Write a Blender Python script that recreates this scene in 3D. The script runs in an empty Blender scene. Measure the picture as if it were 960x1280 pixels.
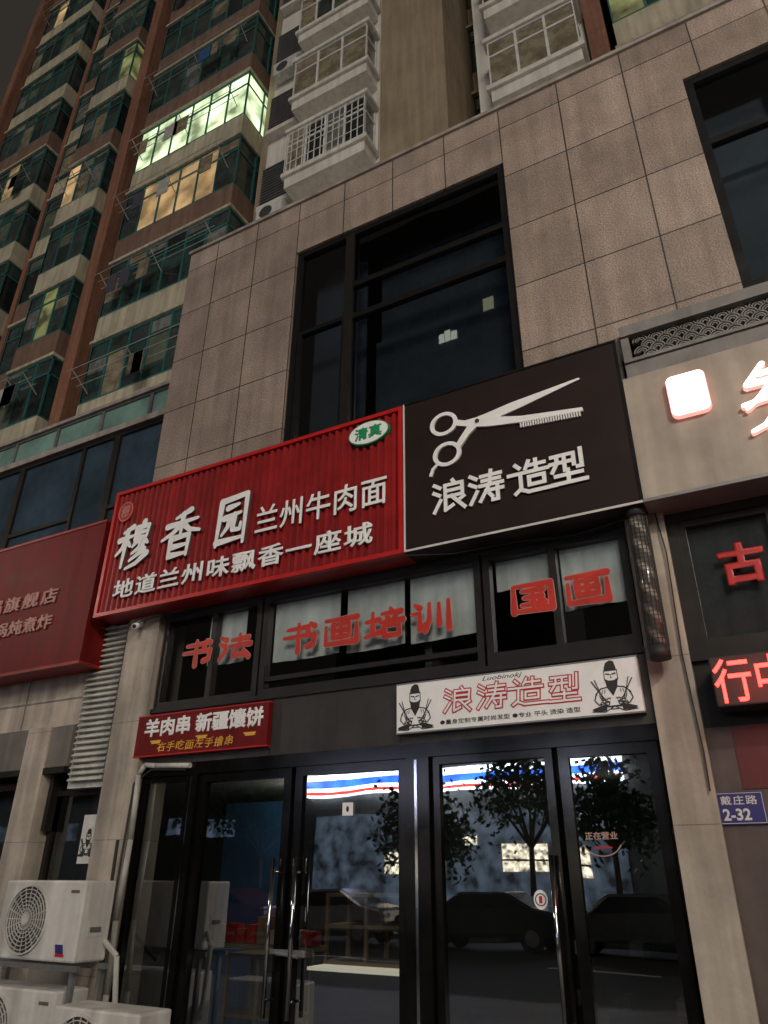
import bpy, bmesh, math, random
from mathutils import Vector, Matrix
random.seed(7)
sc=bpy.context.scene
sc.view_settings.view_transform='Standard'; sc.view_settings.look='None'; sc.view_settings.exposure=0
COL=sc.collection
# ---------------------------------------------------------------- materials
def nt(m): return m.node_tree.nodes, m.node_tree.links
def mat(name,col,rough=.6,metal=0,var=.25,scale=6,bump=0,streak=0,spec=.5,bscale=None):
    m=bpy.data.materials.new(name); m.use_nodes=True; N,L=nt(m); b=N['Principled BSDF']
    b.inputs['Roughness'].default_value=rough; b.inputs['Metallic'].default_value=metal
    b.inputs['Specular IOR Level'].default_value=spec
    g=N.new('ShaderNodeNewGeometry')
    n=N.new('ShaderNodeTexNoise'); n.inputs['Scale'].default_value=scale; n.inputs['Detail'].default_value=6; n.inputs['Roughness'].default_value=.65
    L.new(g.outputs['Position'],n.inputs['Vector'])
    r=N.new('ShaderNodeMapRange'); r.inputs['From Min'].default_value=.3; r.inputs['From Max'].default_value=.7
    r.inputs['To Min'].default_value=1-var; r.inputs['To Max'].default_value=1+var*.5
    L.new(n.outputs['Fac'],r.inputs['Value'])
    fac=r.outputs['Result']
    if streak:
        mp=N.new('ShaderNodeMapping'); mp.inputs['Scale'].default_value=(7,7,.5); L.new(g.outputs['Position'],mp.inputs['Vector'])
        n2=N.new('ShaderNodeTexNoise'); n2.inputs['Scale'].default_value=1.; n2.inputs['Detail'].default_value=5; L.new(mp.outputs['Vector'],n2.inputs['Vector'])
        r2=N.new('ShaderNodeMapRange'); r2.inputs['From Min'].default_value=.35; r2.inputs['From Max'].default_value=.65; r2.inputs['To Min'].default_value=1-streak; r2.inputs['To Max'].default_value=1.05
        L.new(n2.outputs['Fac'],r2.inputs['Value'])
        mu=N.new('ShaderNodeMath'); mu.operation='MULTIPLY'; L.new(fac,mu.inputs[0]); L.new(r2.outputs['Result'],mu.inputs[1]); fac=mu.outputs[0]
    v=N.new('ShaderNodeVectorMath'); v.operation='SCALE'; v.inputs[0].default_value=col[:3]; L.new(fac,v.inputs['Scale'])
    L.new(v.outputs['Vector'],b.inputs['Base Color'])
    rr=N.new('ShaderNodeMapRange'); rr.inputs['To Min'].default_value=max(0,rough-.08); rr.inputs['To Max'].default_value=min(1,rough+.12); L.new(n.outputs['Fac'],rr.inputs['Value']); L.new(rr.outputs['Result'],b.inputs['Roughness'])
    if bump:
        nb=N.new('ShaderNodeTexNoise'); nb.inputs['Scale'].default_value=bscale or scale*6; nb.inputs['Detail'].default_value=4; L.new(g.outputs['Position'],nb.inputs['Vector'])
        bp=N.new('ShaderNodeBump'); bp.inputs['Strength'].default_value=bump; bp.inputs['Distance'].default_value=.01; L.new(nb.outputs['Fac'],bp.inputs['Height']); L.new(bp.outputs['Normal'],b.inputs['Normal'])
    return m
def emis(name,col,st,base=None,var=0,scale=3):
    m=mat(name,base or col,.5,var=.1); N,L=nt(m); b=N['Principled BSDF']
    b.inputs['Emission Color'].default_value=(*col[:3],1); b.inputs['Emission Strength'].default_value=st
    if var:
        g=N.new('ShaderNodeNewGeometry'); n=N.new('ShaderNodeTexNoise'); n.inputs['Scale'].default_value=scale; n.inputs['Detail'].default_value=3; L.new(g.outputs['Position'],n.inputs['Vector'])
        r=N.new('ShaderNodeMapRange'); r.inputs['From Min'].default_value=.35; r.inputs['From Max'].default_value=.65; r.inputs['To Min'].default_value=st*(1-var); r.inputs['To Max'].default_value=st*(1+var); L.new(n.outputs['Fac'],r.inputs['Value']); L.new(r.outputs['Result'],b.inputs['Emission Strength'])
    return m
def glass(name,tint=(.8,.85,.85),refl=.1,rough=.01,wob=.06):
    m=bpy.data.materials.new(name); m.use_nodes=True; N,L=nt(m); N.remove(N['Principled BSDF'])
    t=N.new('ShaderNodeBsdfTransparent'); t.inputs[0].default_value=(*tint,1)
    gl=N.new('ShaderNodeBsdfGlossy'); gl.inputs['Roughness'].default_value=rough; gl.inputs['Color'].default_value=(.9,.95,1,1)
    f=N.new('ShaderNodeFresnel'); f.inputs['IOR'].default_value=1.5
    a=N.new('ShaderNodeMath'); a.operation='ADD'; a.use_clamp=True; a.inputs[1].default_value=refl; L.new(f.outputs[0],a.inputs[0])
    g=N.new('ShaderNodeNewGeometry'); n=N.new('ShaderNodeTexNoise'); n.inputs['Scale'].default_value=1.3; n.inputs['Detail'].default_value=1; L.new(g.outputs['Position'],n.inputs['Vector'])
    bp=N.new('ShaderNodeBump'); bp.inputs['Strength'].default_value=wob; bp.inputs['Distance'].default_value=.02; L.new(n.outputs['Fac'],bp.inputs['Height']); L.new(bp.outputs['Normal'],gl.inputs['Normal'])
    x=N.new('ShaderNodeMixShader'); L.new(a.outputs[0],x.inputs[0]); L.new(t.outputs[0],x.inputs[1]); L.new(gl.outputs[0],x.inputs[2]); L.new(x.outputs[0],N['Material Output'].inputs[0])
    return m
def tilemat(name,c1,c2,mort,w=.75,h=.75,x0=-1.35,z0=5.0,ms=.007):
    m=mat(name,c1,.5,var=.32,scale=1.6,bump=.25,bscale=90,streak=.2); N,L=nt(m); b=N['Principled BSDF']
    old=b.inputs['Base Color'].links[0].from_socket
    g=N.new('ShaderNodeNewGeometry'); s=N.new('ShaderNodeSeparateXYZ'); L.new(g.outputs['Position'],s.inputs[0])
    a1=N.new('ShaderNodeMath'); a1.operation='ADD'; a1.inputs[1].default_value=w*100-x0; L.new(s.outputs['X'],a1.inputs[0])
    ay=N.new('ShaderNodeMath'); ay.operation='ADD'; L.new(a1.outputs[0],ay.inputs[0]); L.new(s.outputs['Y'],ay.inputs[1])
    a2=N.new('ShaderNodeMath'); a2.operation='ADD'; a2.inputs[1].default_value=h*100-z0; L.new(s.outputs['Z'],a2.inputs[0])
    c=N.new('ShaderNodeCombineXYZ'); L.new(ay.outputs[0],c.inputs[0]); L.new(a2.outputs[0],c.inputs[1])
    br=N.new('ShaderNodeTexBrick'); br.offset=0; br.squash=1; br.inputs['Scale'].default_value=1; br.inputs['Brick Width'].default_value=w; br.inputs['Row Height'].default_value=h; br.inputs['Mortar Size'].default_value=ms; br.inputs['Mortar Smooth'].default_value=.1
    br.inputs['Color1'].default_value=(1,1,1,1); k=[c2[i]/c1[i] for i in range(3)]; br.inputs['Color2'].default_value=(*k,1); br.inputs['Mortar'].default_value=(*[mort[i]/c1[i] for i in range(3)],1)
    L.new(c.outputs[0],br.inputs['Vector'])
    sp=N.new('ShaderNodeTexNoise'); sp.inputs['Scale'].default_value=75; sp.inputs['Detail'].default_value=3; L.new(g.outputs['Position'],sp.inputs['Vector'])
    sr=N.new('ShaderNodeMapRange'); sr.inputs['From Min'].default_value=.35; sr.inputs['From Max'].default_value=.65; sr.inputs['To Min'].default_value=.62; sr.inputs['To Max'].default_value=1.32; L.new(sp.outputs['Fac'],sr.inputs['Value'])
    v=N.new('ShaderNodeVectorMath'); v.operation='MULTIPLY'; L.new(old,v.inputs[0]); L.new(br.outputs['Color'],v.inputs[1])
    v2=N.new('ShaderNodeVectorMath'); v2.operation='SCALE'; L.new(v.outputs[0],v2.inputs[0]); L.new(sr.outputs['Result'],v2.inputs['Scale']); L.new(v2.outputs[0],b.inputs['Base Color'])
    return m
M=dict(
 tile=tilemat('granite_tile',(.345,.270,.224),(.24,.188,.155),(.035,.03,.027),w=.6425),
 cope=mat('coping',(.3,.26,.23),.6,streak=.3),
 black=mat('black_frame',(.012,.012,.013),.3,.3),
 dframe=mat('door_frame_metal',(.022,.021,.020),.14,.8,var=.3),
 chrome=mat('stainless',(.45,.46,.48),.1,1,var=.5,scale=3),
 bronze=mat('dark_bronze',(.024,.021,.018),.35,.4),
 fascia=mat('fascia_panel',(.044,.038,.033),.45,.2,streak=.25),
 box2=mat('grey_box_panel',(.17,.155,.135),.6,streak=.35),
 red=mat('sign_red',(.30,.008,.009),.45,var=.25,streak=.35),
 red2=mat('sign_red_trim',(.46,.012,.012),.35,var=.1),
 dred=mat('dark_red',(.16,.006,.007),.5,streak=.3,spec=.2),
 brown=mat('sign_brown_black',(.017,.009,.007),.5,var=.25,scale=3,spec=.25),
 white=mat('white_paint',(.84,.84,.84),.4,var=.08),
 woff=mat('white_trim',(.6,.6,.58),.4,var=.15),
 lside=mat('letter_side',(.1,.09,.09),.5),
 green=mat('badge_green',(.01,.25,.09),.4,var=.05),
 creamd=mat('cream_pillar',(.46,.40,.335),.7,streak=.4,bump=.25,scale=3,var=.3),
 plaster=mat('grey_plaster',(.2,.185,.165),.8,streak=.3,bump=.3),
 slate=mat('slate_grey',(.12,.12,.12),.6,streak=.25),
 slate2=mat('frieze_grey',(.20,.19,.18),.6,streak=.25),
 boxs=mat('light_box_panel',(.40,.34,.28),.5,streak=.2,scale=2),
 acw=mat('ac_white',(.62,.61,.58),.45,streak=.3,var=.15),
 acd=mat('ac_dark',(.05,.05,.05),.5),
 steel=mat('galvanised',(.25,.25,.25),.45,.6),
 louv=mat('louvre_white',(.55,.54,.50),.5,streak=.35),
 blind=mat('paper_blind',(.66,.70,.67),.8,var=.25,scale=2.5,streak=.15),
 vred=mat('vinyl_red',(.46,.018,.018),.4,var=.15),
 vdred=mat('vinyl_deep_red',(.50,.030,.016),.4,var=.3),
 pink=mat('vinyl_outline',(.46,.30,.26),.5),
 blue=mat('plate_blue',(.030,.028,.15),.4,var=.08),
 gold=mat('gold_paint',(.75,.42,.05),.4),
 ink=mat('ink',(.02,.02,.02),.6),
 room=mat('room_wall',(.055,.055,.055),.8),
 backing=mat('glass_tone_backing',(.055,.07,.085),.8,var=.4,scale=1.5),  # for sheets added behind the upper glass to give its grey-blue reflected tone
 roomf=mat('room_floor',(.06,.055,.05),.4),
 bcurt=mat('blue_curtain',(.015,.08,.20),.7),
 wood=mat('pale_wood',(.24,.16,.09),.5),
 rust=mat('rust_render',(.26,.115,.07),.8,streak=.35),
 tcream=mat('tower_cream',(.50,.45,.33),.8,streak=.3,scale=1.2),
 tbrown=mat('tower_brown',(.20,.12,.085),.8,streak=.3),
 twhite=mat('tower_white',(.68,.65,.58),.7,streak=.16,var=.12,scale=1.5),
 tbeige=mat('tower_beige',(.32,.25,.165),.85,streak=.2,scale=.8),
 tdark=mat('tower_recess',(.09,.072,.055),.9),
 teal=mat('teal_frame',(.03,.145,.135),.4,.1),
 wframe=mat('white_frame',(.7,.7,.67),.4),
 rackm=mat('rack_metal',(.4,.4,.38),.4),
 asphalt=mat('asphalt',(.05,.05,.05),.8,bump=.4,scale=3,bscale=60),
 tyre=mat('tyre',(.02,.02,.02),.9),
 bark=mat('bark',(.09,.065,.045),.9,bump=.5),
 leaf=mat('leaf',(.06,.11,.04),.6,var=.5,scale=2),
 rshade=mat('recess_shade',(.015,.015,.015),.9),  # near-black backing, shade of the recesses put into the colour
 taupe=mat('taupe_panel',(.09,.066,.06),.5,streak=.3),
 cloth1=mat('cloth_dark',(.05,.05,.07),.9), cloth2=mat('cloth_pale',(.4,.38,.36),.9),
)
M['pave']=tilemat('paving',(.2,.19,.18),(.16,.15,.14),(.05,.05,.05),.4,.4)
M['glass']=glass('clear_glass',(.66,.72,.73),.24,wob=.10)
M['gdark']=glass('tinted_glass',(.62,.68,.72),.07)
M['gband']=glass('band_glass',(.94,.96,.96),.04)
for k,c,r in (('p0',(.02,.027,.028),.06),('p1',(.045,.06,.06),.1),('p2',(.035,.065,.06),.08),('pc1',(.26,.22,.15),.25),('pc2',(.17,.18,.165),.25),('pc3',(.12,.14,.10),.2)):
    M[k]=mat('pane_'+k,c,r,0,var=.7,scale=1.9)
M['strip']=mat('green_glass_rail',(.16,.27,.235),.12,var=.5,scale=1.2)
M['bluerefl']=mat('blue_reflection_pane',(.035,.06,.085),.08,var=.6,scale=.8)  # blue reflection put into the pane colour
M['litg']=emis('lit_pane_green',(.75,.95,.55),1.0,(.3,.35,.2),.8,1.3)
M['litw']=emis('lit_pane_warm',(.85,.55,.25),.42,(.3,.2,.1),.6,1.3)
M['litd']=emis('lit_pane_dim',(.4,.42,.16),.28,(.1,.1,.05),.9,1.5)
M['lwhite']=emis('lit_white',(1,.95,.9),3.,(.8,.8,.8))
M['lred']=emis('lit_pink',(1,.4,.33),1.2,(.6,.2,.2))
M['led']=emis('led_red',(1,.045,.035),5.5,(.6,.02,.02))
M['swhite']=emis('store_sign_white',(.85,.93,1),11,(.8,.8,.8),.5,1.1)
M['sblue']=emis('store_sign_blue',(.03,.15,1),7,(.05,.1,.6),.4,2)
M['sred']=emis('store_sign_red',(1,.08,.05),4,(.6,.02,.02))
M['store']=emis('store_interior',(1,.85,.6),2.8,(.4,.4,.3),.95,4.5)
M['stored']=emis('store_interior_dim',(.45,.6,.8),.22,(.1,.1,.1),.9,1.6)
M['lamp']=emis('lamp_glow',(1,.75,.45),14,(.8,.8,.8))
# ---------------------------------------------------------------- builder
W={}
def empty(name,loc,label=None,cat=None,group=None,parent=None):
    o=bpy.data.objects.new(name,None); o.empty_display_size=.2; COL.objects.link(o)
    place(o,Vector(loc),parent); meta(o,label,cat,group); return o
def place(o,w,parent):
    W[o.name]=w.copy()
    if parent: o.parent=parent; o.location=w-W[parent.name]
    else: o.location=w
def meta(o,label=None,cat=None,group=None,kind=None):
    if label:o['label']=label
    if cat:o['category']=cat
    if group:o['group']=group
    if kind:o['kind']=kind
class B:
    def __init__(s): s.bm=bmesh.new(); s.mats=[]; s.k=0
    def mi(s,m):
        m=M[m] if isinstance(m,str) else m
        if m not in s.mats: s.mats.append(m)
        return s.mats.index(m)
    def face(s,pts,m):
        f=s.bm.faces.new([s.bm.verts.new(p) for p in pts]); f.material_index=s.mi(m); return f
    def box(s,x0,x1,y0,y1,z0,z1,m):
        v=[s.bm.verts.new(p) for p in ((x0,y0,z0),(x1,y0,z0),(x1,y1,z0),(x0,y1,z0),(x0,y0,z1),(x1,y0,z1),(x1,y1,z1),(x0,y1,z1))]
        i=s.mi(m)
        for q in ((3,2,1,0),(4,5,6,7),(0,1,5,4),(1,2,6,5),(2,3,7,6),(3,0,4,7)):
            f=s.bm.faces.new([v[k] for k in q]); f.material_index=i
        return s
    def prism(s,pts,y0,y1,m,side=None):   # pts (x,z), front at y0
        i=s.mi(m); j=s.mi(side) if side else i
        a=[s.bm.verts.new((p[0],y0,p[1])) for p in pts]; b=[s.bm.verts.new((p[0],y1,p[1])) for p in pts]
        f=s.bm.faces.new(a); f.material_index=i; f=s.bm.faces.new(b[::-1]); f.material_index=i
        n=len(pts)
        for k in range(n):
            f=s.bm.faces.new([a[k],b[k],b[(k+1)%n],a[(k+1)%n]]); f.material_index=j
        return s
    def cyl(s,p0,p1,r,m,n=12,r2=None,cap=True):
        p0=Vector(p0);p1=Vector(p1);d=(p1-p0).normalized(); a=d.orthogonal().normalized(); b=d.cross(a); r2=r if r2 is None else r2; i=s.mi(m)
        A=[s.bm.verts.new(p0+(a*math.cos(t)+b*math.sin(t))*r) for t in [2*math.pi*k/n for k in range(n)]]
        C=[s.bm.verts.new(p1+(a*math.cos(t)+b*math.sin(t))*r2) for t in [2*math.pi*k/n for k in range(n)]]
        for k in range(n):
            f=s.bm.faces.new([A[k],A[(k+1)%n],C[(k+1)%n],C[k]]); f.material_index=i; f.smooth=n>8
        if cap:
            f=s.bm.faces.new(A[::-1]); f.material_index=i; f=s.bm.faces.new(C); f.material_index=i
        return s
    def tube(s,pts,r,m,n=8):
        for a,b in zip(pts,pts[1:]): s.cyl(a,b,r,m,n)
        return s
    def stroke(s,pts,w,y0,y1,m,closed=False,e=.3,side=None):
        P=pts+[pts[0]] if closed else pts
        for a,b in zip(P,P[1:]):
            d=Vector((b[0]-a[0],b[1]-a[1])); 
            if d.length<1e-6: continue
            d.normalize(); n=Vector((-d.y,d.x))*w/2; q=d*w*e; s.k=(s.k+1)%12; yy=y0-s.k*.00012
            s.prism([(a[0]-q.x-n.x,a[1]-q.y-n.y),(b[0]+q.x-n.x,b[1]+q.y-n.y),(b[0]+q.x+n.x,b[1]+q.y+n.y),(a[0]-q.x+n.x,a[1]-q.y+n.y)],yy,y1,m,side)
        return s
    def brush(s,pts,w0,w1,y0,y1,m,side=None,add=0):
        """tapering brush stroke with rounded joints; widths run from w0 to w1"""
        L_=[0]
        for a,b in zip(pts,pts[1:]): L_.append(L_[-1]+math.dist(a,b))
        T=L_[-1]; ws=[w0+(w1-w0)*l/T+add for l in L_]
        for i,(a,b) in enumerate(zip(pts,pts[1:])):
            d=Vector((b[0]-a[0],b[1]-a[1])).normalized(); n=Vector((-d.y,d.x)); s.k=(s.k+1)%14; yy=y0-s.k*.00012
            P=[]; ra,rb=ws[i]/2,ws[i+1]/2; A0=math.atan2(n.y,n.x)
            for j in range(5): t=A0+math.pi*j/4; P.append((a[0]+ra*math.cos(t),a[1]+ra*math.sin(t)))
            for j in range(5): t=A0+math.pi+math.pi*j/4; P.append((b[0]+rb*math.cos(t),b[1]+rb*math.sin(t)))
            s.prism(P,yy,y1,m,side)
        return s
    def ring(s,cx,cz,r0,r1,y0,y1,m,n=28,a0=0,a1=2*math.pi,sx=1):
        for k in range(n):
            t,u=a0+(a1-a0)*k/n,a0+(a1-a0)*(k+1)/n
            s.prism([(cx+sx*r0*math.cos(t),cz+r0*math.sin(t)),(cx+sx*r1*math.cos(t),cz+r1*math.sin(t)),(cx+sx*r1*math.cos(u),cz+r1*math.sin(u)),(cx+sx*r0*math.cos(u),cz+r0*math.sin(u))],y0,y1,m)
        return s
    def disc(s,cx,cz,rx,rz,y0,y1,m,n=32):
        return s.prism([(cx+rx*math.cos(2*math.pi*k/n),cz+rz*math.sin(2*math.pi*k/n)) for k in range(n)],y0,y1,m)
    def make(s,name,parent=None,label=None,cat=None,group=None,kind=None,bevel=0,origin=None,norm=True):
        if norm: bmesh.ops.recalc_face_normals(s.bm,faces=s.bm.faces)
        xs=[v.co for v in s.bm.verts]
        lo=Vector([min(c[i] for c in xs) for i in range(3)]); hi=Vector([max(c[i] for c in xs) for i in range(3)])
        o0=Vector(origin) if origin else Vector(((lo.x+hi.x)/2,(lo.y+hi.y)/2,lo.z))
        for v in s.bm.verts: v.co-=o0
        me=bpy.data.meshes.new(name); s.bm.to_mesh(me); s.bm.free()
        for m in s.mats: me.materials.append(m)
        o=bpy.data.objects.new(name,me); COL.objects.link(o); place(o,o0,parent); meta(o,label,cat,group,kind)
        if bevel:
            md=o.modifiers.new('b','BEVEL'); md.width=bevel; md.segments=2; md.limit_method='ANGLE'
        return o
def text(name,parent,body,x0,x1,z0,z1,y,m,depth=.004,bold=0,shear=0,side=None,sp=1.0,label=None,rough=0):
    """raised lettering whose back sits at y and front at y-depth"""
    c=bpy.data.curves.new('txt','FONT'); c.body=body; c.size=1; c.extrude=.05; c.bevel_depth=bold; c.bevel_resolution=0; c.resolution_u=4; c.shear=shear; c.space_character=sp
    t=bpy.data.objects.new('txt',c); COL.objects.link(t); dg=bpy.context.evaluated_depsgraph_get(); dg.update()
    me=bpy.data.meshes.new_from_object(t.evaluated_get(dg)); bpy.data.objects.remove(t); 
    vs=me.vertices; lo=[min(v.co[i] for v in vs) for i in range(3)]; hi=[max(v.co[i] for v in vs) for i in range(3)]
    w,h,d=[hi[i]-lo[i] for i in range(3)]
    for v in vs:
        x,yy,z=v.co
        if rough:
            x+=rough*math.sin(yy*9+x*2.1)*.5; yy+=rough*math.sin(x*7+1)
        v.co=((x-lo[0])/w*(x1-x0)-(x1-x0)/2, -(z-lo[2])/d*depth, (yy-lo[1])/h*(z1-z0))
    me.materials.clear(); me.materials.append(M[m] if isinstance(m,str) else m)
    if side: me.materials.append(M[side])
    me.update()
    for p in me.polygons:
        p.material_index=1 if (side and abs(p.normal.y)<.3) else 0
    me.name=name; o=bpy.data.objects.new(name,me); COL.objects.link(o); place(o,Vector(((x0+x1)/2,y,z0)),parent); meta(o,label); return o
WATER=[[(0,9.6),(1.9,8.3)],[(-.2,6.9),(1.7,5.7)],[(-.1,.3),(2,4)]]
GL={'浪':WATER+[[(6.1,10.2),(6.7,9.2)],[(3.6,8.8),(9.2,8.8),(9.2,4.8),(3.6,4.8)],[(3.6,8.8),(3.6,.4),(6,1.6)],[(3.6,6.8),(9.2,6.8)],[(5.6,4.8),(9.8,.2)],[(9.6,3.9),(7.6,2.8)]],
 '涛':WATER+[[(3.4,8.8),(9.6,8.8)],[(3.8,7.2),(9.2,7.2)],[(3,5.6),(10,5.6)],[(6.6,10.2),(6,5.6),(3,.6)],[(4.8,3.7),(10,3.7)],[(8.4,4.9),(8.4,.3),(6.8,.3)],[(5.8,2.7),(6.7,1.5)]],
 '造':[[(4.6,10.2),(3.5,7.8)],[(4.2,8.7),(9.4,8.7)],[(6.8,10.2),(6.8,6.6)],[(-1.9,6.6),(10.3,6.6)],[(4.4,4.9),(9,4.9),(9,2.3),(4.4,2.3),(4.4,4.9)],[(.4,9.6),(1.6,8.4)],[(1.8,6.2),(1.8,1.6),(0,.2)],[(1.8,1.2),(4,.2),(12.4,.2)]],
 '型':[[(.4,9.3),(5.8,9.3)],[(0,7),(6,7)],[(2,9.3),(2,7),(.4,4.3)],[(4.2,9.3),(4.2,4.3)],[(7,9.3),(7,5.6)],[(9.2,10.2),(9.2,4.6),(8,4.6)],[(1.2,2.8),(9,2.8)],[(5,4.3),(5,.3)],[(0,.3),(10.2,.3)]],
 '书':[[(1,8.4),(7.6,8.6),(7.2,5.6)],[(0,5.4),(9.6,5.4),(9.2,1.6),(7.4,1.1)],[(4.5,10.2),(4.5,-.4)],[(8.1,9.9),(9.5,8.6)]],
 '法':WATER+[[(3.8,7.9),(9.5,8.1)],[(6.6,10),(6.6,5.4)],[(3.1,5.4),(10.3,5.4)],[(6.2,5.2),(4.4,1.2),(9,1.4)],[(8,3.2),(9.9,.1)]],
 '画':[[(.4,9.4),(9.8,9.4)],[(2.8,7.6),(7.4,7.6),(7.4,2.8),(2.8,2.8),(2.8,7.6)],[(2.8,5.2),(7.4,5.2)],[(5.1,9.2),(5.1,2.8)],[(.6,7),(.6,.5),(9.6,.5)],[(9.6,7.2),(9.6,.2)]],
 '培':[[(0,6.4),(3.6,6.6)],[(1.8,9.4),(1.8,1.6)],[(-.2,.9),(3.8,2.1)],[(6.8,10.3),(7.1,9.2)],[(4.4,8.6),(9.7,8.6)],[(5.6,7.9),(6.2,6.4)],[(8.7,7.9),(7.8,6.2)],[(4,5.5),(10.3,5.5)],[(5,4),(9.2,4),(9.2,.4),(5,.4),(5,4)]],
 '训':[[(.8,9.7),(2.1,8.3)],[(0,6.4),(2,6.4),(2,.8),(3.5,2)],[(4.6,9.4),(4.6,4),(3.4,0)],[(7.1,9),(7.1,1.6)],[(9.6,9.7),(9.6,-.3)]],
 '国':[[(.5,9.4),(9.5,9.4),(9.5,.3)],[(.5,9.4),(.5,.3)],[(.5,.5),(9.5,.5)],[(2.6,7.4),(7.6,7.4)],[(3,5),(7.2,5)],[(2.4,2.5),(7.8,2.5)],[(5.1,7.4),(5.1,2.5)],[(6.4,4.3),(7.3,3.4)]],
 '园':[[(1.2,9.2),(.9,.2)],[(1.2,9.1),(8.8,9.7),(9.1,0)],[(1.,.9),(8.8,1.1)],[(3.4,7.5),(6.6,7.9)],[(2.6,5.5),(7.5,6.1)],[(4.4,5.6),(4,3.7),(2.4,2.2)],[(5.6,5.8),(5.5,2.9),(7.7,2.7),(7.8,4)]],
 '香':[[(7,10.3),(3,9)],[(.8,7.4),(9.4,7.9)],[(5,9.6),(5,4.8)],[(4.8,7.3),(2.6,5.5),(-.2,4.4)],[(5.2,7.4),(7.4,5.6),(10.4,4.9)],[(2.6,4.3),(2.5,-.2)],[(2.6,4.2),(7.6,4.5),(7.6,-.2)],[(2.8,2.2),(7.4,2.3)],[(2.8,.3),(7.4,.3)]],
 '穆':[[(3.7,9.9),(.8,8.8)],[(-.2,6.9),(4.3,7.4)],[(2.1,9.2),(2.1,-.5)],[(2,6.8),(1.2,4.6),(-.5,3.1)],[(2.3,6.3),(3.9,4.7)],[(7.3,10.6),(6.6,9.4)],[(5.2,9.2),(5.2,6.4)],[(5.2,9.2),(9,9.4),(8.8,6.4)],[(5.3,7.8),(8.8,7.9)],[(5.3,6.4),(8.8,6.5)],[(7,6.2),(7,4.2)],[(5.8,5.7),(4.7,4.4)],[(8.2,5.7),(9.6,4.6)],[(8,4.2),(4.9,2.6)],[(8.8,3),(4.6,.8)],[(9.9,1.9),(7,-.2),(3.8,-1.1)]]}
def stylised(name,parent,chars,boxes,wd,y0,y1,m,side=None,sl=0):
    b=B()
    for ch,(x0,x1,z0,z1) in zip(chars,boxes):
        for P in GL[ch]:
            b.stroke([(x0+(x1-x0)*(p[0]+sl*p[1])/10,z0+(z1-z0)*p[1]/10) for p in P],wd,y0,y1,m,e=.45,side=side)
    return b.make(name,parent)
def brushed(name,parent,chars,boxes,wa,wb,y0,y1,m,side=None,add=0,sl=0):
    b=B()
    for ch,(x0,x1,z0,z1) in zip(chars,boxes):
        for P in GL[ch]:
            b.brush([(x0+(x1-x0)*(p[0]+sl*p[1])/10,z0+(z1-z0)*p[1]/10) for p in P],wa,wb,y0,y1,m,side,add)
    return b.make(name,parent)
def window(parent,x0,x1,z0,z1,y,fw,fm,gm,xs=(),zs=(),dep=.06,name='window',gname='pane',group=None,tilt=0):
    b=B(); b.box(x0,x1,y,y+dep,z0,z0+fw,fm).box(x0,x1,y,y+dep,z1-fw,z1,fm).box(x0,x0+fw,y,y+dep,z0+fw,z1-fw,fm).box(x1-fw,x1,y,y+dep,z0+fw,z1-fw,fm)
    for x in xs: b.box(x-fw/2,x+fw/2,y+.003,y+dep-.003,z0+fw,z1-fw,fm)
    for e in zs:
        z,xa,xb=e if isinstance(e,tuple) else (e,x0,x1)
        b.box(max(xa,x0+fw),min(xb,x1-fw),y+.006,y+dep-.006,z-fw/2,z+fw/2,fm)
    f=b.make(name,parent)
    g=B(); t=tilt; yc=y+dep*.5; g.face([(x0+.01,yc-t,z0+.01),(x1-.01,yc+t,z0+.01),(x1-.01,yc+t,z1-.01),(x0+.01,yc-t,z1-.01)],gm); g.make(gname,f,norm=False)
    return f
# ---------------------------------------------------------------- setting
b=B(); b.face([(-300,-300,-.17),(300,-300,-.17),(300,300,-.17),(-300,300,-.17)],'asphalt'); b.make('ground',kind='structure',norm=False)
b=B(); b.box(-60,60,-7.5,0,-.16,.0,'pave'); b.box(-60,60,-7.65,-7.5,-.16,.003,'slate'); b.make('pavement',kind='structure')
b=B(); b.box(-60,60,-20.,-7.655,-.16,-.13,'asphalt')
for i in range(-8,8): b.box(i*6,i*6+3,-13.6,-13.45,-.131,-.126,'white')
b.make('road',kind='structure')
b=B(); b.box(-60,60,-25,-20.005,-.16,.0,'pave'); b.make('far_pavement',kind='structure')
# ---------------------------------------------------------------- podium (tiled building)
pod=empty('podium_building',(-1,2,0),'two storey commercial block clad in beige granite tiles','building')
XL,XR=-5.68,6.
def wallholes(b,x0,x1,z0,z1,holes,m,y=0,dep=.14):
    xs=sorted({x0,x1,*[h[0] for h in holes],*[h[1] for h in holes]}); zs=sorted({z0,z1,*[h[2] for h in holes],*[h[3] for h in holes]})
    for xa,xb in zip(xs,xs[1:]):
        for za,zb in zip(zs,zs[1:]):
            cx,cz=(xa+xb)/2,(za+zb)/2
            if any(h[0]<cx<h[1] and h[2]<cz<h[3] for h in holes): continue
            b.face([(xa,y,za),(xb,y,za),(xb,y,zb),(xa,y,zb)],m)
    for h in holes:
        a,c,d,e=h
        b.face([(a,y,d),(a,y,e),(a,y+dep,e),(a,y+dep,d)],m); b.face([(c,y,e),(c,y,d),(c,y+dep,d),(c,y+dep,e)],m)
        b.face([(a,y,e),(c,y,e),(c,y+dep,e),(a,y+dep,e)],m); b.face([(c,y,d),(a,y,d),(a,y+dep,d),(c,y+dep,d)],m)
b=B(); wallholes(b,XL,XR,5.25,9.05,[(-3.92,-1.35,5.25,8.22),(.42,3.4,5.68,8.28)],'tile')
b.face([(XL,4,4),(XL,0,4),(XL,0,9.05),(XL,4,9.05)],'tile'); b.face([(XR,0,4),(XR,4,4),(XR,4,9.05),(XR,0,9.05)],'tile')
b.face([(XL,.25,9.04),(XR,.25,9.04),(XR,4,9.04),(XL,4,9.04)],'plaster')
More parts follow.
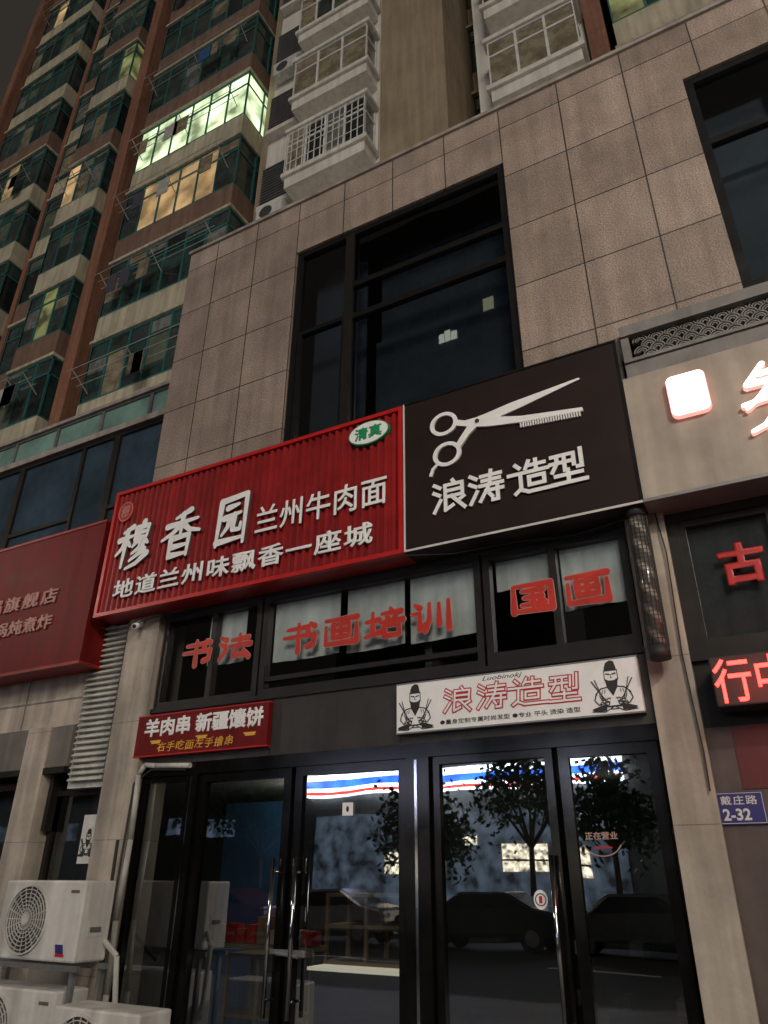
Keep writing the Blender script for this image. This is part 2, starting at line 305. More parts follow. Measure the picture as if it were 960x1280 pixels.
b.face([(XL,0,4),(-5.67,0,4),(-5.67,0,5.25),(XL,0,5.25)],'tile')
b.make('wall',pod,norm=False)
b=B(); b.box(XL-.02,XR,-.03,.26,9.052,9.1,'cope'); b.make('coping',pod)
b=B(); b.box(XL+.01,-.5,.06,.3,3.95,5.24,'plaster'); b.box(-.495,XR,.06,.3,2.9,5.24,'plaster'); b.make('lintel',pod)
w=window(pod,-3.915,-1.355,4.98,8.215,.03,.07,'black','gdark',xs=(-3.18,),zs=((7.4,-3.18,-1.35),(6.95,-3.18,-1.35)),dep=.08)
b=B(); b.box(-3.84,-3.22,.035,.105,6.95,7.0,'black'); b.box(-3.84,-3.79,.035,.105,5.1,6.95,'black'); b.box(-3.27,-3.22,.035,.105,5.1,6.95,'black'); b.make('opening_sash',w)
b=B(); b.box(-3.23,-3.13,-.0,.03,5.0,8.15,'bronze'); b.make('mullion_cover',w)
w2=window(pod,.425,3.39,5.685,8.275,.03,.07,'black','gdark',xs=(1.3,2.4),zs=(7.4,),dep=.08)
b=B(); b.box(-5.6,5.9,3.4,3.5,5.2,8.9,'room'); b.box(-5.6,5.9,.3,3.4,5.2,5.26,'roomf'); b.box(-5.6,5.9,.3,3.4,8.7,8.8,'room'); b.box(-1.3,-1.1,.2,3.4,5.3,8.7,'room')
b.box(-3.9,-3.2,.45,.47,5.3,8.6,'backing'); b.box(-3.1,-1.4,.5,.52,5.3,6.9,'backing'); b.box(-3.1,-1.4,.62,.64,6.95,8.6,'backing'); b.box(.5,3.3,.5,.52,5.3,8.6,'backing'); b.make('interior',pod)  # backing sheets added behind the panes to lift the glass tone
# left return podium wing (set back)
wing=empty('podium_wing',(-11,3,0),'set back shop wing with windows coloured with a blue reflection and green glass parapet','building')
b=B(); b.box(-24,XL-.01,1.1,4,5.0,5.85,'slate'); b.box(-24,XL-.01,1.15,4,8.0,8.1,'cope'); b.box(-24,XL-.01,1.02,1.3,7.5,7.6,'cope'); b.box(-24,XL-.01,1.35,4.,5.85,7.5,'room')
b.box(-24,XL-.01,1.0,1.12,8.02,8.08,'cope'); b.make('wall',wing)
for i in range(8):
    x=-6.2-i*1.0
    window(wing,x-1.0,x,7.6,8.02,1.05,.03,'slate','strip',dep=.05,name='parapet_panel')
for i in range(5):
    x=-5.7-i*2.1
    window(wing,x-2.1,x,5.85,7.5,1.08,.06,'bronze','bluerefl',xs=(x-.7,),zs=((6.25,x-2.1,x-.7),),dep=.08)
# ---------------------------------------------------------------- storefront
sf=empty('storefront',(-2.9,.1,0),'dark glazed shopfront with clerestory windows and black metal doors','shopfront')
b=B()
b.box(-5.14,-.72,-.03,.12,2.5,2.97,'fascia')
for x in (-3.76,-2.56): b.box(x,x+.012,-.036,-.03,2.51,2.96,'black')
b.box(-5.14,-.72,-.05,.1,2.96,3.0,'bronze'); b.box(-5.14,-.72,-.05,.12,2.4,2.5,'dframe'); b.box(-5.14,-.72,-.045,.1,3.89,3.948,'bronze'); b.make('fascia',sf)
for (x0,x1,xs) in ((-5.12,-3.95,(-4.5,)),(-3.93,-1.85,()),(-1.83,-.73,(-1.28,))):
    wd=window(sf,x0,x1,3.0,3.89,-.03,.055,'bronze','gband',xs=xs,dep=.08,name='clerestory_window')
b=B(); b.box(-3.93,-1.85,-.02,.05,3.12,3.16,'bronze'); b.box(-1.83,-.73,-.02,.05,3.04,3.1,'bronze'); b.make('transom',sf)
def blind(x0,x1,z0,z1,y=.06):
    b=B(); n=14
    for i in range(n):
        xa=x0+(x1-x0)*i/n; xb=x0+(x1-x0)*(i+1)/n
        ya=y+.005*math.sin(i*1.7); yb=y+.005*math.sin((i+1)*1.7)
        za=z0+.006*math.sin(i*.3+x0)+.004*i/n; zb=z0+.006*math.sin((i+1)*.3+x0)+.004*(i+1)/n
        b.face([(xa,ya,za),(xb,yb,zb),(xb,yb,z1),(xa,ya,z1)],'blind')
    b.make('paper_blind',sf,norm=False)
for x0,x1,z0 in ((-4.62,-4.18,3.36),(-3.86,-3.17,3.30),(-3.10,-2.55,3.29),(-2.50,-1.92,3.29),(-1.24,-.80,3.36),(-1.75,-1.33,3.6)): blind(x0,x1,z0,3.9)
def vinyl(chars,boxes):
    brushed('lettering_outline',sf,chars,boxes,.030,.052,-.0335,-.0322,'pink',add=.009); brushed('lettering',sf,chars,boxes,.028,.052,-.0365,-.0322,'vdred')
vinyl('书法',[(-4.83,-4.50,3.365,3.585),(-4.39,-4.06,3.365,3.585)]); vinyl('书画培训',[(-3.68,-3.35,3.345,3.575),(-3.27,-2.94,3.345,3.575),(-2.86,-2.53,3.345,3.575),(-2.44,-2.11,3.345,3.575)]); vinyl('国画',[(-1.61,-1.29,3.365,3.585),(-1.20,-.89,3.365,3.585)])
def door(x0,x1,z1,name='door',fw=.07,handle=None,tilt=0):
    d=window(sf,x0,x1,.02,z1,-.03,fw,'dframe','glass',dep=.06,name=name,tilt=tilt)
    if handle is not None:
        h=B(); h.tube([(handle,-.09,.75),(handle,-.09,1.75)],.016,'chrome',12); h.cyl((handle,-.09,.85),(handle,-.02,.85),.009,'chrome'); h.cyl((handle,-.09,1.65),(handle,-.02,1.65),.009,'chrome'); h.make('handle',d)
    return d
door(-5.13,-4.56,2.4,'fixed_pane',.05,tilt=.002); d1=door(-4.46,-3.52,2.4,handle=-3.6,tilt=-.006); d2=door(-3.48,-2.5,2.4,handle=-3.4,tilt=.004)
door(-2.3,-1.42,2.4,'fixed_pane',.055,tilt=-.002); door(-1.38,-.74,2.4,handle=-1.47,tilt=.005)
b=B(); b.box(-4.55,-4.47,-.06,.08,0,2.4,'dframe'); b.box(-4.535,-4.525,-.064,-.06,0,2.38,'chrome'); b.make('post',sf)
b=B(); b.box(-2.49,-2.31,-.07,.08,0,2.4,'dframe'); b.box(-2.42,-2.40,-.078,-.07,0,2.38,'chrome'); b.make('post',sf,'black post with bright strip standing in for its sheen' )  # narrow strip put in for the bright streak reflected on the post
b=B(); b.box(-3.62,-3.3,-.06,-.045,1.12,1.16,'steel'); b.tube([(-3.55,-.07,1.14),(-3.35,-.07,1.12)],.012,'steel'); b.box(-3.6,-3.55,-.085,-.05,1.02,1.13,'black'); b.make('door_lock',sf)
b=B(); b.box(-3.05,-2.96,-.016,-.012,2.03,2.12,'white'); b.disc(-3.005,2.075,.012,.02,-.018,-.016,'ink'); b.make('door_sticker',sf,'small white square sticker')
b=B(); b.disc(-1.58,1.5,.045,.055,-.016,-.012,'white'); b.ring(-1.58,1.5,.03,.036,-.018,-.016,'ink'); b.box(-1.59,-1.57,-.018,-.016,1.48,1.52,'vred'); b.make('door_sticker',sf,'round white sticker with dark ring')
text('lettering',sf,'正在营业',-1.26,-1.06,1.835,1.88,-.014,'pink',.002,bold=.02)
b=B(); b.ring(-1.16,1.83,.085,.09,-.016,-.014,'pink',sx=1.35,a0=3.4,a1=6.0); b.box(-1.21,-1.10,-.016,-.014,1.785,1.795,'vred'); b.make('door_sticker',sf,'oval red and white open sticker')
intr=empty('shop_interior',(-3,2,0),'dim shop interior with blue curtain and wooden cases','room')
b=B(); b.box(-9,-.6,4.5,4.6,0,3.9,'room'); b.box(-9,-8.9,.3,4.5,0,3.9,'room'); b.box(-.62,-.5,.14,4.5,0,3.9,'room'); b.box(-8.9,-.62,.14,4.5,3.91,3.95,'room'); b.box(-8.9,-.62,.14,4.5,.005,.02,'roomf'); b.box(-2.42,-2.36,.15,4.5,.02,3.9,'room'); b.box(-8.9,-.62,.14,4.4,2.5,2.56,'room'); b.make('wall',intr)
b=B(); b.box(-6.0,-4.95,2.2,2.3,.02,2.4,'bcurt'); b.make('curtain',intr)
b=B(); b.box(-4.6,-3.3,4.2,4.3,.9,2.2,mat('teal_cabinet',(.03,.14,.17),.5,var=.4)); b.make('wall_cabinet',intr)
def case(x0,x1,y0,y1,z0,z1):
    b=B(); t=.03
    for x in (x0,x1-t,(x0+x1)/2):
        for y in (y0,y1-t): b.box(x,x+t,y,y+t,z0,z1,'wood')
    for z in (z0,z1-t,(z0+z1)/2): b.box(x0-.004,x1+.004,y0-.004,y1+.004,z,z+t,'wood')
    b.make('display_case',intr)
case(-4.0,-3.2,1.3,1.7,.95,1.5); case(-5.0,-4.3,1.2,1.6,.02,1.0)
b=B(); b.box(-4.1,-3.0,1.25,1.8,.02,.9,'room'); b.box(-4.12,-2.98,1.22,1.82,.905,.93,emis('counter_strip',(1,.9,.7),.6)); b.make('counter',intr)
b=B()
for i in range(9):
    b.box(-5.0+i*.12,-4.9+i*.12,1.0,1.15,1.1,1.2+.12*random.random(),random.choice(['vdred','wood','box2','pink']))
b.box(-5.1,-3.9,.95,1.2,1.06,1.095,'wood'); b.make('shelf_goods',intr)
b=B()
for i in range(10):
    x=-2.1+i*.14; z=.4+.35*(i%3); b.box(x,x+.1,1.5,1.75,z,z+.09,random.choice(['ink','woff','slate'])); 
b.box(-2.2,-.8,1.45,1.8,.02,.38,'bronze'); b.make('shoe_rack',intr)
b=B(); b.box(-1.9,-.9,3.8,3.85,1.0,2.1,'p1'); b.make('mirror',intr)
for x,y,e in ((-4.6,1.7,17),(-1.6,2.4,1.5)):
    l=bpy.data.lights.new('l','POINT'); l.energy=e; l.color=(1,.88,.70); l.shadow_soft_size=.15; o=bpy.data.objects.new('interior_lamp',l); COL.objects.link(o); place(o,Vector((x,y,2.3)),intr)
def pillar(x0,x1,z0,z1,m,lab,y0=-.08,y1=.3):
    b=B(); b.box(x0,x1,y0,y1,z0,z1,m); z=z0+.9
    while z<z1: b.box(x0-.0015,x1+.0015,y0-.0015,y1,z,z+.006,'plaster'); z+=1.0
    return b.make('pillar',None,lab,'pillar',bevel=.008)
pillar(-.715,-.45,0,3.945,'creamd','narrow cream rendered pillar beside the glass shopfront')
pillar(-5.57,-5.16,0,3.945,'creamd','wide stained cream pillar with small camera on it')
pillar(-6.75,-6.42,0,2.95,'creamd','low cream pillar beside the neighbouring shop window')
b=B(); b.cyl((-5.38,-.09,3.84),(-5.38,-.14,3.84),.03,'white'); b.cyl((-5.38,-.12,3.83),(-5.34,-.22,3.78),.028,'white',16); b.cyl((-5.34,-.22,3.78),(-5.338,-.226,3.777),.02,'ink'); b.make('security_camera',None,'small white bullet security camera on the pillar','camera')
b=B(); P=[(-4.55,-.07,2.47),(-4.95,-.07,2.49),(-5.06,-.09,2.50),(-5.11,-.1,2.42),(-5.09,-.1,1.9),(-5.12,-.1,1.3),(-5.09,-.11,.8),(-5.1,-.12,.3)]
b.tube(P,.022,'louv',12); b.make('conduit_pipe',None,'white plastic conduit running down beside the doors','pipe')
b=B(); b.tube([(-4.6,-.06,2.44),(-5.0,-.07,2.46),(-5.15,-.1,2.35),(-5.18,-.1,1.2),(-5.2,-.1,.2)],.008,'ink',6); b.make('cable',None,'thin black cable hanging on the pillar','cable')
b=B(); b.tube([(-5.98,-.15,3.87),(-5.5,-.2,3.80),(-5.2,-.15,3.86),(-4.7,-.1,3.9)],.006,'ink',6); b.make('cable',None,'thin black cable slung under the red sign','cable')
b=B(); b.tube([(-.50,-.10,3.93),(-.47,-.11,3.6),(-.49,-.10,2.9),(-.47,-.1,2.3),(-.475,-.1,2.08)],.005,'ink',6); b.make('cable',None,'thin black cable running down the cream pillar','cable')
b=B(); b.tube([(-2.37,-.28,3.90),(-2.0,-.2,3.87),(-1.5,-.12,3.90),(-1.1,-.1,3.87),(-.7,-.12,3.9)],.005,'ink',6); b.make('cable',None,'thin black cable slung under the brown sign','cable')
# ---------------------------------------------------------------- red sign
rs=empty('red_shop_sign',(-4.1,-.15,3.92),'red ribbed shop sign with raised white characters','sign')
x0,x1,z0,z1=-5.845,-2.385,3.92,5.325
b=B(); b.box(x0,x1,-.26,-.0,z0,z1,'red'); 
for a in ((x0-.003,x1+.003,z0-.003,z0+.035),(x0-.003,x1+.003,z1-.035,z1+.003),(x0-.003,x0+.035,z0+.035,z1-.035),(x1-.035,x1+.003,z0+.035,z1-.035)): b.box(a[0],a[1],-.305,-.25,a[2],a[3],'red2')
b.make('sign_box',rs)
b=B(); n=46; p=(x1-x0-.08)/n
for i in range(n):
    a=x0+.04+i*p
    q=[(a,-.262),(a+.010,-.288),(a+p*.5,-.288),(a+p*.5+.010,-.262),(a+p,-.262)]
    for u,v in zip(q,q[1:]): b.face([(u[0],u[1],z0+.03),(v[0],v[1],z0+.03),(v[0],v[1],z1-.03),(u[0],u[1],z1-.03)],'red')
b.make('ribbed_panel',rs,norm=False)
Y=-.29
brushed('brush_lettering',rs,'穆香园',[(-5.66,-5.24,4.42,4.84),(-5.05,-4.60,4.38,4.84),(-4.38,-3.99,4.36,4.88)],.072,.034,-.316,-.288,'white','lside',sl=.06)
text('lettering',rs,'兰州牛肉面',-3.90,-2.53,4.40,4.68,Y,'white',.018,bold=.014,side='lside',sp=1.04)
text('lettering',rs,'地道兰州味飘香一座城',-5.63,-2.66,4.055,4.27,Y,'white',.018,bold=.026,side='lside',sp=1.12)
b=B(); b.disc(-5.66,5.06,.105,.12,-.30,Y+.02,'red2'); b.ring(-5.66,5.06,.104,.112,-.305,-.3,'pink',sx=.9); b.make('emblem',rs,'round red emblem with pale linework')
text('emblem_lettering',rs,'穆',-5.715,-5.605,4.99,5.13,-.3,'pink',.004,bold=.0)
b=B(); b.disc(-2.71,5.14,.205,.118,-.318,-.28,'green',40); b.disc(-2.71,5.14,.195,.109,-.322,-.318,'white',40); b.make('oval_badge',rs,'white oval badge with green rim')
text('badge_lettering',rs,'清真',-2.85,-2.57,5.075,5.205,-.322,'green',.004,bold=.03)
# ---------------------------------------------------------------- black sign
bs=empty('black_shop_sign',(-1.45,-.15,3.92),'brown black shop sign with white scissors and characters','sign')
x0,x1,z0,z1=-2.372,-.54,3.92,5.335
b=B(); b.box(x0,x1,-.295,-.0,z0,z1,'brown'); b.box(x0-.002,x0+.012,-.302,-.285,z0,z1,'woff'); b.box(x0+.012,x1,-.302,-.296,z0-.001,z0+.016,'woff'); b.box(x0+.012,x1+.003,-.302,-.01,z1-.015,z1+.003,'black'); b.box(x1-.015,x1+.003,-.302,-.01,z0+.018,z1-.015,'black'); b.make('sign_box',bs)
b=B(); ya,yb=-.312,-.296; wm='white'
b.ring(-1.99,5.01,.081,.114,ya,yb,wm,sx=1.1); b.ring(-1.97,4.71,.081,.114,ya-.002,yb,wm,sx=1.1)
b.prism([(-1.895,5.025),(-1.80,4.985),(-1.70,4.985),(-1.62,4.995),(-1.40,5.03),(-.845,5.08),(-.84,5.065),(-1.35,4.955),(-1.62,4.91),(-1.70,4.895),(-1.79,4.925),(-1.90,4.97)],ya+.004,yb,wm)
b.prism([(-1.89,4.77),(-1.835,4.845),(-1.745,4.96),(-1.67,4.985),(-1.60,4.95),(-1.32,4.872),(-.85,4.80),(-.845,4.768),(-1.33,4.817),(-1.60,4.862),(-1.70,4.89),(-1.775,4.83),(-1.855,4.73)],ya-.004,yb,wm)
for i in range(24):
    x=-1.34+i*.020; zt=4.82-(x+1.34)*.09; b.box(x,x+.010,ya-.003,yb,zt-.05,zt+.002,wm)
b.stroke([(-2.05,4.64),(-2.10,4.60),(-2.12,4.545)],.025,ya,yb,wm)
b.make('scissors_emblem',bs)
b=B(); b.disc(-1.69,4.94,.018,.018,-.325,-.31,'ink',16); b.make('scissors_screw',bs)
stylised('lettering',bs,'浪涛造型',[(-2.09,-1.83,4.19,4.45),(-1.78,-1.52,4.19,4.45),(-1.42,-1.17,4.19,4.45),(-1.14,-.89,4.19,4.45)],.032,-.314,-.296,'white','lside')
# ---------------------------------------------------------------- white barber sign
ws=empty('white_shop_sign',(-1.67,-.06,2.575),'white barber shop board with red outlined characters','sign')
b=B(); b.box(-2.555,-.775,-.085,-.031,2.575,2.93,'white'); b.box(-2.56,-.77,-.088,-.03,2.565,2.576,'steel'); b.box(-2.56,-.77,-.088,-.03,2.929,2.938,'steel'); b.make('board',ws)
bx=[(-2.16,-1.96,2.69,2.855),(-1.90,-1.70,2.69,2.86),(-1.64,-1.44,2.69,2.865),(-1.38,-1.18,2.685,2.86)]
stylised('lettering_outline',ws,'浪涛造型',bx,.032,-.087,-.0853,'vred',sl=.08); stylised('lettering',ws,'浪涛造型',bx,.014,-.0895,-.0853,'white',sl=.08)
text('script_lettering',ws,'Luobinokj',-1.86,-1.56,2.878,2.918,-.0855,'ink',.0015,shear=.35)
text('small_lettering',ws,'●量身定制专属时尚发型 ●专业 平头 烫染 造型',-2.20,-1.18,2.605,2.64,-.0855,'ink',.0015,bold=.01)
def figure(cx,z,s,parent,y,name='barber_drawing'):
    b=B(); K=lambda p:[(cx+a*s,z+c*s) for a,c in p]
    st=lambda p,w=.006,cl=False: b.stroke(K(p),w*.8,y-.002,y,'ink',cl)
    b.prism(K([(-.045,.262),(.045,.262),(.042,.29),(.03,.335),(-.0,.342),(-.03,.325),(-.044,.29)]),y-.002,y,'ink')      # hair
    st([(-.048,.27),(-.05,.2),(-.025,.15),(0,.14),(.025,.15),(.05,.2),(.048,.27)]); 
    b.prism(K([(-.048,.205),(-.02,.19),(.02,.19),(.048,.205),(.038,.14),(0,.075),(-.038,.14)]),y-.003,y,'ink')   # beard
    st([(-.035,.242),(-.01,.236)],.01); st([(.01,.236),(.035,.242)],.01); st([(0,.235),(-.005,.212),(.008,.21)],.004)
    for sg in (-1,1):
        st([(sg*.04,.142),(sg*.085,.135),(sg*.125,.10),(sg*.14,.05),(sg*.11,.015),(sg*.03,.035)],.009)
        st([(sg*.10,.085),(sg*.085,.045),(sg*.03,.06)],.007)
        b.prism(K([(sg*.05,.02),(sg*.10,.008),(sg*.165,-.012),(sg*.15,-.034),(sg*.06,-.03)]),y-.0025,y,'ink')
        st([(sg*.0,.0),(sg*.07,-.038),(sg*.165,-.03)],.007)
        st([(sg*.06,.045),(sg*.150,.195)],.009); st([(sg*.075,.045),(sg*.125,.205)],.007)
        b.ring(cx+sg*.05*s,z+.025*s,.012*s,.02*s,y-.002,y,'ink',12); b.ring(cx+sg*.085*s,z+.02*s,.012*s,.019*s,y-.002,y,'ink',12)
        for q in (.055,.075,.095,.115): st([(sg*q,.125-.2*(q-.055)),(sg*(q+.006),.10-.2*(q-.055))],.005)
        for q in (.02,.04,.06): st([(sg*q,.065),(sg*(q+.008),.05)],.005)
    st([(-.05,.0),(.05,.0)],.012); st([(-.03,-.02),(.03,-.02)],.008)
    b.make(name,parent)
figure(-2.40,2.622,.88,ws,-.0855); figure(-.955,2.622,.88,ws,-.0855)
# ---------------------------------------------------------------- small red food sign
fs=empty('food_sign',(-4.48,-.06,2.58),'small red food sign with white and gold characters','sign')
b=B(); b.box(-5.225,-3.75,-.085,-.031,2.58,2.925,'dred'); b.box(-5.23,-3.745,-.088,-.03,2.57,2.581,'red2'); b.box(-5.23,-3.745,-.088,-.03,2.924,2.933,'red2'); b.make('board',fs)
text('lettering',fs,'羊肉串 新疆馕饼',-5.13,-3.80,2.725,2.90,-.0855,'white',.003,bold=.035)
text('lettering',fs,'右手吃面左手撸串',-4.95,-4.10,2.605,2.685,-.0855,'gold',.003,bold=.005,sp=1.15,shear=.15,rough=.05)
for cx,cz in ((-4.98,2.70),(-4.45,2.705),(-3.93,2.69)): b=B(); b.stroke([(cx-.06,cz),(cx+.06,cz)],.012,-.087,-.085,'gold'); b.stroke([(cx-.04,cz-.014),(cx+.05,cz-.014)],.018,-.087,-.085,'gold'); b.make('food_drawing',fs)
# ---------------------------------------------------------------- barber pole
bp=empty('barber_pole',(-.62,-.25,2.87),'black framed grey barber pole light on the cream pillar','barber pole')
cx,cy=-.61,-.2
sm=bpy.data.materials.new('barber_stripe'); sm.use_nodes=True; N,L=nt(sm)
g=N.new('ShaderNodeNewGeometry'); s=N.new('ShaderNodeSeparateXYZ'); L.new(g.outputs['Position'],s.inputs[0]); m1=N.new('ShaderNodeMath'); m1.operation='MULTIPLY'; m1.inputs[1].default_value=40; L.new(s.outputs['Z'],m1.inputs[0]); m2=N.new('ShaderNodeMath'); m2.operation='MULTIPLY_ADD'; m2.inputs[1].default_value=40; L.new(s.outputs['X'],m2.inputs[0]); L.new(m1.outputs[0],m2.inputs[2]); m3=N.new('ShaderNodeMath'); m3.operation='SINE'; L.new(m2.outputs[0],m3.inputs[0]); r=N.new('ShaderNodeValToRGB'); L.new(m3.outputs[0],r.inputs[0]); r.color_ramp.elements[0].color=(.10,.09,.08,1); r.color_ramp.elements[1].color=(.36,.32,.28,1); L.new(r.outputs[0],N['Principled BSDF'].inputs['Base Color']); N['Principled BSDF'].inputs['Roughness'].default_value=.15
b=B(); b.cyl((cx,cy,2.94),(cx,cy,3.86),.052,sm,24); b.make('striped_tube',bp)
for za,zb in ((2.86,2.94),(3.86,3.945)): b=B(); b.cyl((cx,cy,za),(cx,cy,zb),.066,'ink',24); b.make('end_cap',bp)
b=B()
for k in range(14):
    t=2*math.pi*k/14; b.cyl((cx+.058*math.cos(t),cy+.058*math.sin(t),2.94),(cx+.058*math.cos(t),cy+.058*math.sin(t),3.86),.0025,'ink',4)
for j in range(30):
    z=2.95+j*.031; b.cyl((cx,cy,z),(cx,cy,z+.004),.0585,'ink',20,cap=False)
b.box(cx-.068,cx-.058,cy-.01,cy+.01,2.94,3.86,'ink'); b.box(cx+.058,cx+.068,cy-.01,cy+.01,2.94,3.86,'ink')
b.make('wire_mesh',bp)
for z in (2.9,3.89): b=B(); b.box(cx-.02,cx+.02,cy+.04,-.08,z,z+.03,'steel'); b.make('bracket',bp)
# ---------------------------------------------------------------- right neighbour
lb=empty('light_box_sign',(1.2,-.15,3.94),'pale beige shop fascia sign with glowing logo','sign')
b=B(); b.box(-.535,4.,-.3,-.0,3.94,4.955,'boxs'); b.box(-.54,4.,-.306,-.0,3.915,3.94,'steel'); b.make('sign_box',lb,bevel=.004)
def rrect(cx,cz,w,h,r,n=5):
    P=[]
    for sx,sz,a in ((1,1,0),(-1,1,90),(-1,-1,180),(1,-1,270)):
        for k in range(n+1):
            t=math.radians(a+90*k/n); P.append((cx+sx*(w/2-r)+r*math.cos(t),cz+sz*(h/2-r)+r*math.sin(t)))
    return P
b=B(); b.prism(rrect(-.115,4.66,.262,.34,.05),-.345,-.302,'lred'); b.prism(rrect(-.115,4.66,.25,.325,.04),-.352,-.345,'lwhite'); b.make('glowing_logo',lb)
lg=emis('lit_greenish_white',(1,1,.85),3.0,(.8,.8,.8))
b=B()
for P,a,c in (([(.37,4.74),(.25,4.60),(.42,4.60)],.04,.05),([(.42,4.60),(.30,4.48),(.22,4.42)],.05,.03),([(.20,4.45),(.36,4.47),(.50,4.52)],.03,.05),([(.42,4.60),(.40,4.38),(.30,4.27),(.22,4.24)],.05,.03),([(.34,4.66),(.58,4.70)],.04,.06),([(.55,4.68),(.52,4.40),(.60,4.25)],.05,.05)):
    b.brush(P,a,c,-.34,-.302,lg,'lred')
b.make('glowing_lettering',lb)
fz=empty('tile_frieze',(1.2,0,5.22),'grey frieze with fish scale roof tile pattern','frieze')
b=B(); b.box(-.52,4,-.06,.05,4.96,5.255,'slate2'); b.box(-.52,4,-.10,.05,5.50,5.60,'slate2'); b.box(-.52,4,-.08,.05,5.255,5.285,'slate2'); b.box(-.52,4,.0,.05,5.285,5.5,'rshade'); b.box(-.52,-.46,-.08,.0,5.285,5.5,'slate2'); b.make('frame',fz)
b=B(); R=.062
for row in range(4):
    for k in range(56):
        cxx=-.44+k*2*R*.98+(R*.98 if row%2 else 0); cz=5.285+row*.054
        if cxx<-.42 or cxx>2.5: continue
        for q in (1,.66,.36): b.ring(cxx,cz,R*q-.010,R*q,-.05,-.002,'slate2',n=8,a0=0,a1=math.pi)
b.make('scale_pattern',fz)
rf=empty('neighbour_storefront',(1.2,.1,0),'dark shopfront with red characters and taupe wall panel','shopfront')
b=B(); b.box(-.448,4,-.02,.1,0,2.45,'taupe'); b.box(-.30,4,-.026,-.02,2.09,2.45,mat('maroon_panel',(.10,.012,.012),.5,streak=.3)); b.box(-.448,4,-.05,.1,2.86,2.95,'bronze'); b.box(-.448,4,-.03,.1,3.85,3.93,'bronze'); b.box(-.448,-.38,-.03,.1,2.95,3.85,'bronze'); b.box(-.448,4,-.01,.1,2.45,2.86,'bronze'); b.make('wall',rf)
window(rf,-.38,.7,2.95,3.85,-.02,.05,'bronze','gdark',xs=(.2,),zs=()); window(rf,.7,2.,2.95,3.85,-.02,.05,'bronze','gdark')
b=B(); b.box(-.37,2,.8,.82,2.95,3.9,'tdark'); b.make('interior',rf)
text('lettering',rf,'古',-.17,.11,3.33,3.62,-.024,'vred',.002,bold=.04)
b=B(); b.box(-.16,.0,.10,.11,3.7,3.8,'litw'); b.make('lit_paper',rf)
ls=empty('led_sign',(.2,-.2,2.53),'black LED message board glowing red','sign')
b=B(); b.box(-.335,1.6,-.26,-.06,2.52,2.82,'ink'); b.make('case',ls,bevel=.01)
text('led_lettering',ls,'行中',-.325,.085,2.54,2.80,-.262,'led',.004,bold=.008)
l=bpy.data.lights.new('l','POINT'); l.energy=3.5; l.color=(1,.06,.04); l.shadow_soft_size=.12; o=bpy.data.objects.new('led_glow',l); COL.objects.link(o); place(o,Vector((-.1,-.42,2.67)),ls)
hp=empty('house_number_plate',(-.33,-.03,1.9),'blue house number plate with white characters','sign')
b=B(); b.box(-.468,-.205,-.036,-.028,1.9,2.075,'blue')
for a in ((-.463,-.21,1.905,1.908),(-.463,-.21,2.067,2.070)): b.box(a[0],a[1],-.0375,-.036,a[2],a[3],'woff')
b.box(-.463,-.46,-.0375,-.036,1.908,2.067,'woff'); b.box(-.213,-.21,-.0375,-.036,1.908,2.067,'woff'); b.make('plate',hp)
text('lettering',hp,'戴庄路',-.435,-.24,2.005,2.055,-.0365,'woff',.001,bold=.01,sp=1.2); text('lettering',hp,'2-32',-.435,-.285,1.92,1.985,-.0365,'woff',.001,bold=.03)
# ---------------------------------------------------------------- left neighbour
ln=empty('neighbour_red_sign',(-9,-.15,3.48),'dark red neighbouring shop sign with faded characters','sign')
b=B(); b.box(-14,-5.93,-.3,-.02,3.5,5.0,'dred'); b.box(-14,-5.92,-.31,-.02,3.47,3.5,'red'); b.box(-14,-5.92,-.31,-.02,5.0,5.03,'red'); b.make('sign_box',ln)
rose=mat('faded_rose',(.5,.27,.24),.6)
text('lettering',ln,'锅旗舰店',-7.60,-6.46,4.18,4.36,-.3,rose,.02,bold=.02,sp=1.3); text('lettering',ln,'焖锅炖煮炸',-7.60,-6.46,3.90,4.07,-.3,rose,.02,bold=.02,sp=1.1)
lf=empty('neighbour_shopfront',(-9,.1,0),'grey neighbouring shop wall with box sign and windows','shopfront')
b=B(); b.box(-14,-6.11,-.0,.2,2.96,3.5,'creamd'); b.box(-14,-6.12,-.06,.2,2.56,2.94,'box2'); b.box(-14,-6.125,-.075,.2,2.50,2.555,'bronze'); b.box(-14,-5.6,.25,.35,0,2.5,'room'); b.box(-6.42,-5.6,.2,.25,0,1.0,'plaster'); b.box(-5.63,-5.58,.0,.25,0,2.4,'creamd'); b.box(-6.4,-6.35,0.02,.2,2.0,2.48,'bronze')
for x in (-7.0,-7.9): b.box(x,x+.02,-.005,-.0,2.97,3.49,'plaster')
b.box(-14,-6.11,-.006,-.0,3.22,3.235,'plaster')
b.make('wall',lf); window(lf,-9.,-6.76,.6,2.45,.05,.06,'bronze','gdark',xs=(-7.9,))
window(lf,-6.4,-5.64,1.0,2.36,.1,.05,'bronze','gdark')
b=B(); b.box(-6.12,-5.585,.0,.15,2.36,3.94,'louv'); z=2.42
while z<3.88:
    b.prism([(-6.08,z),(-5.62,z),(-5.62,z+.012),(-6.08,z+.012)],-.055,.0,'louv'); b.face([(-6.08,-.055,z+.012),(-5.62,-.055,z+.012),(-5.62,-.0,z+.045),(-6.08,-.0,z+.045)],'louv'); z+=.056
b.make('louvre_panel',None,'tall white slatted ventilation louvre','louvre',bevel=0)
po=empty('wall_poster',(-5.7,0,1.72),'small white paper poster with barber drawing','poster')
b=B(); b.box(-5.80,-5.60,-.012,-.006,1.72,2.12,'woff'); b.make('sheet',po); figure(-5.70,1.80,.6,po,-.0125)
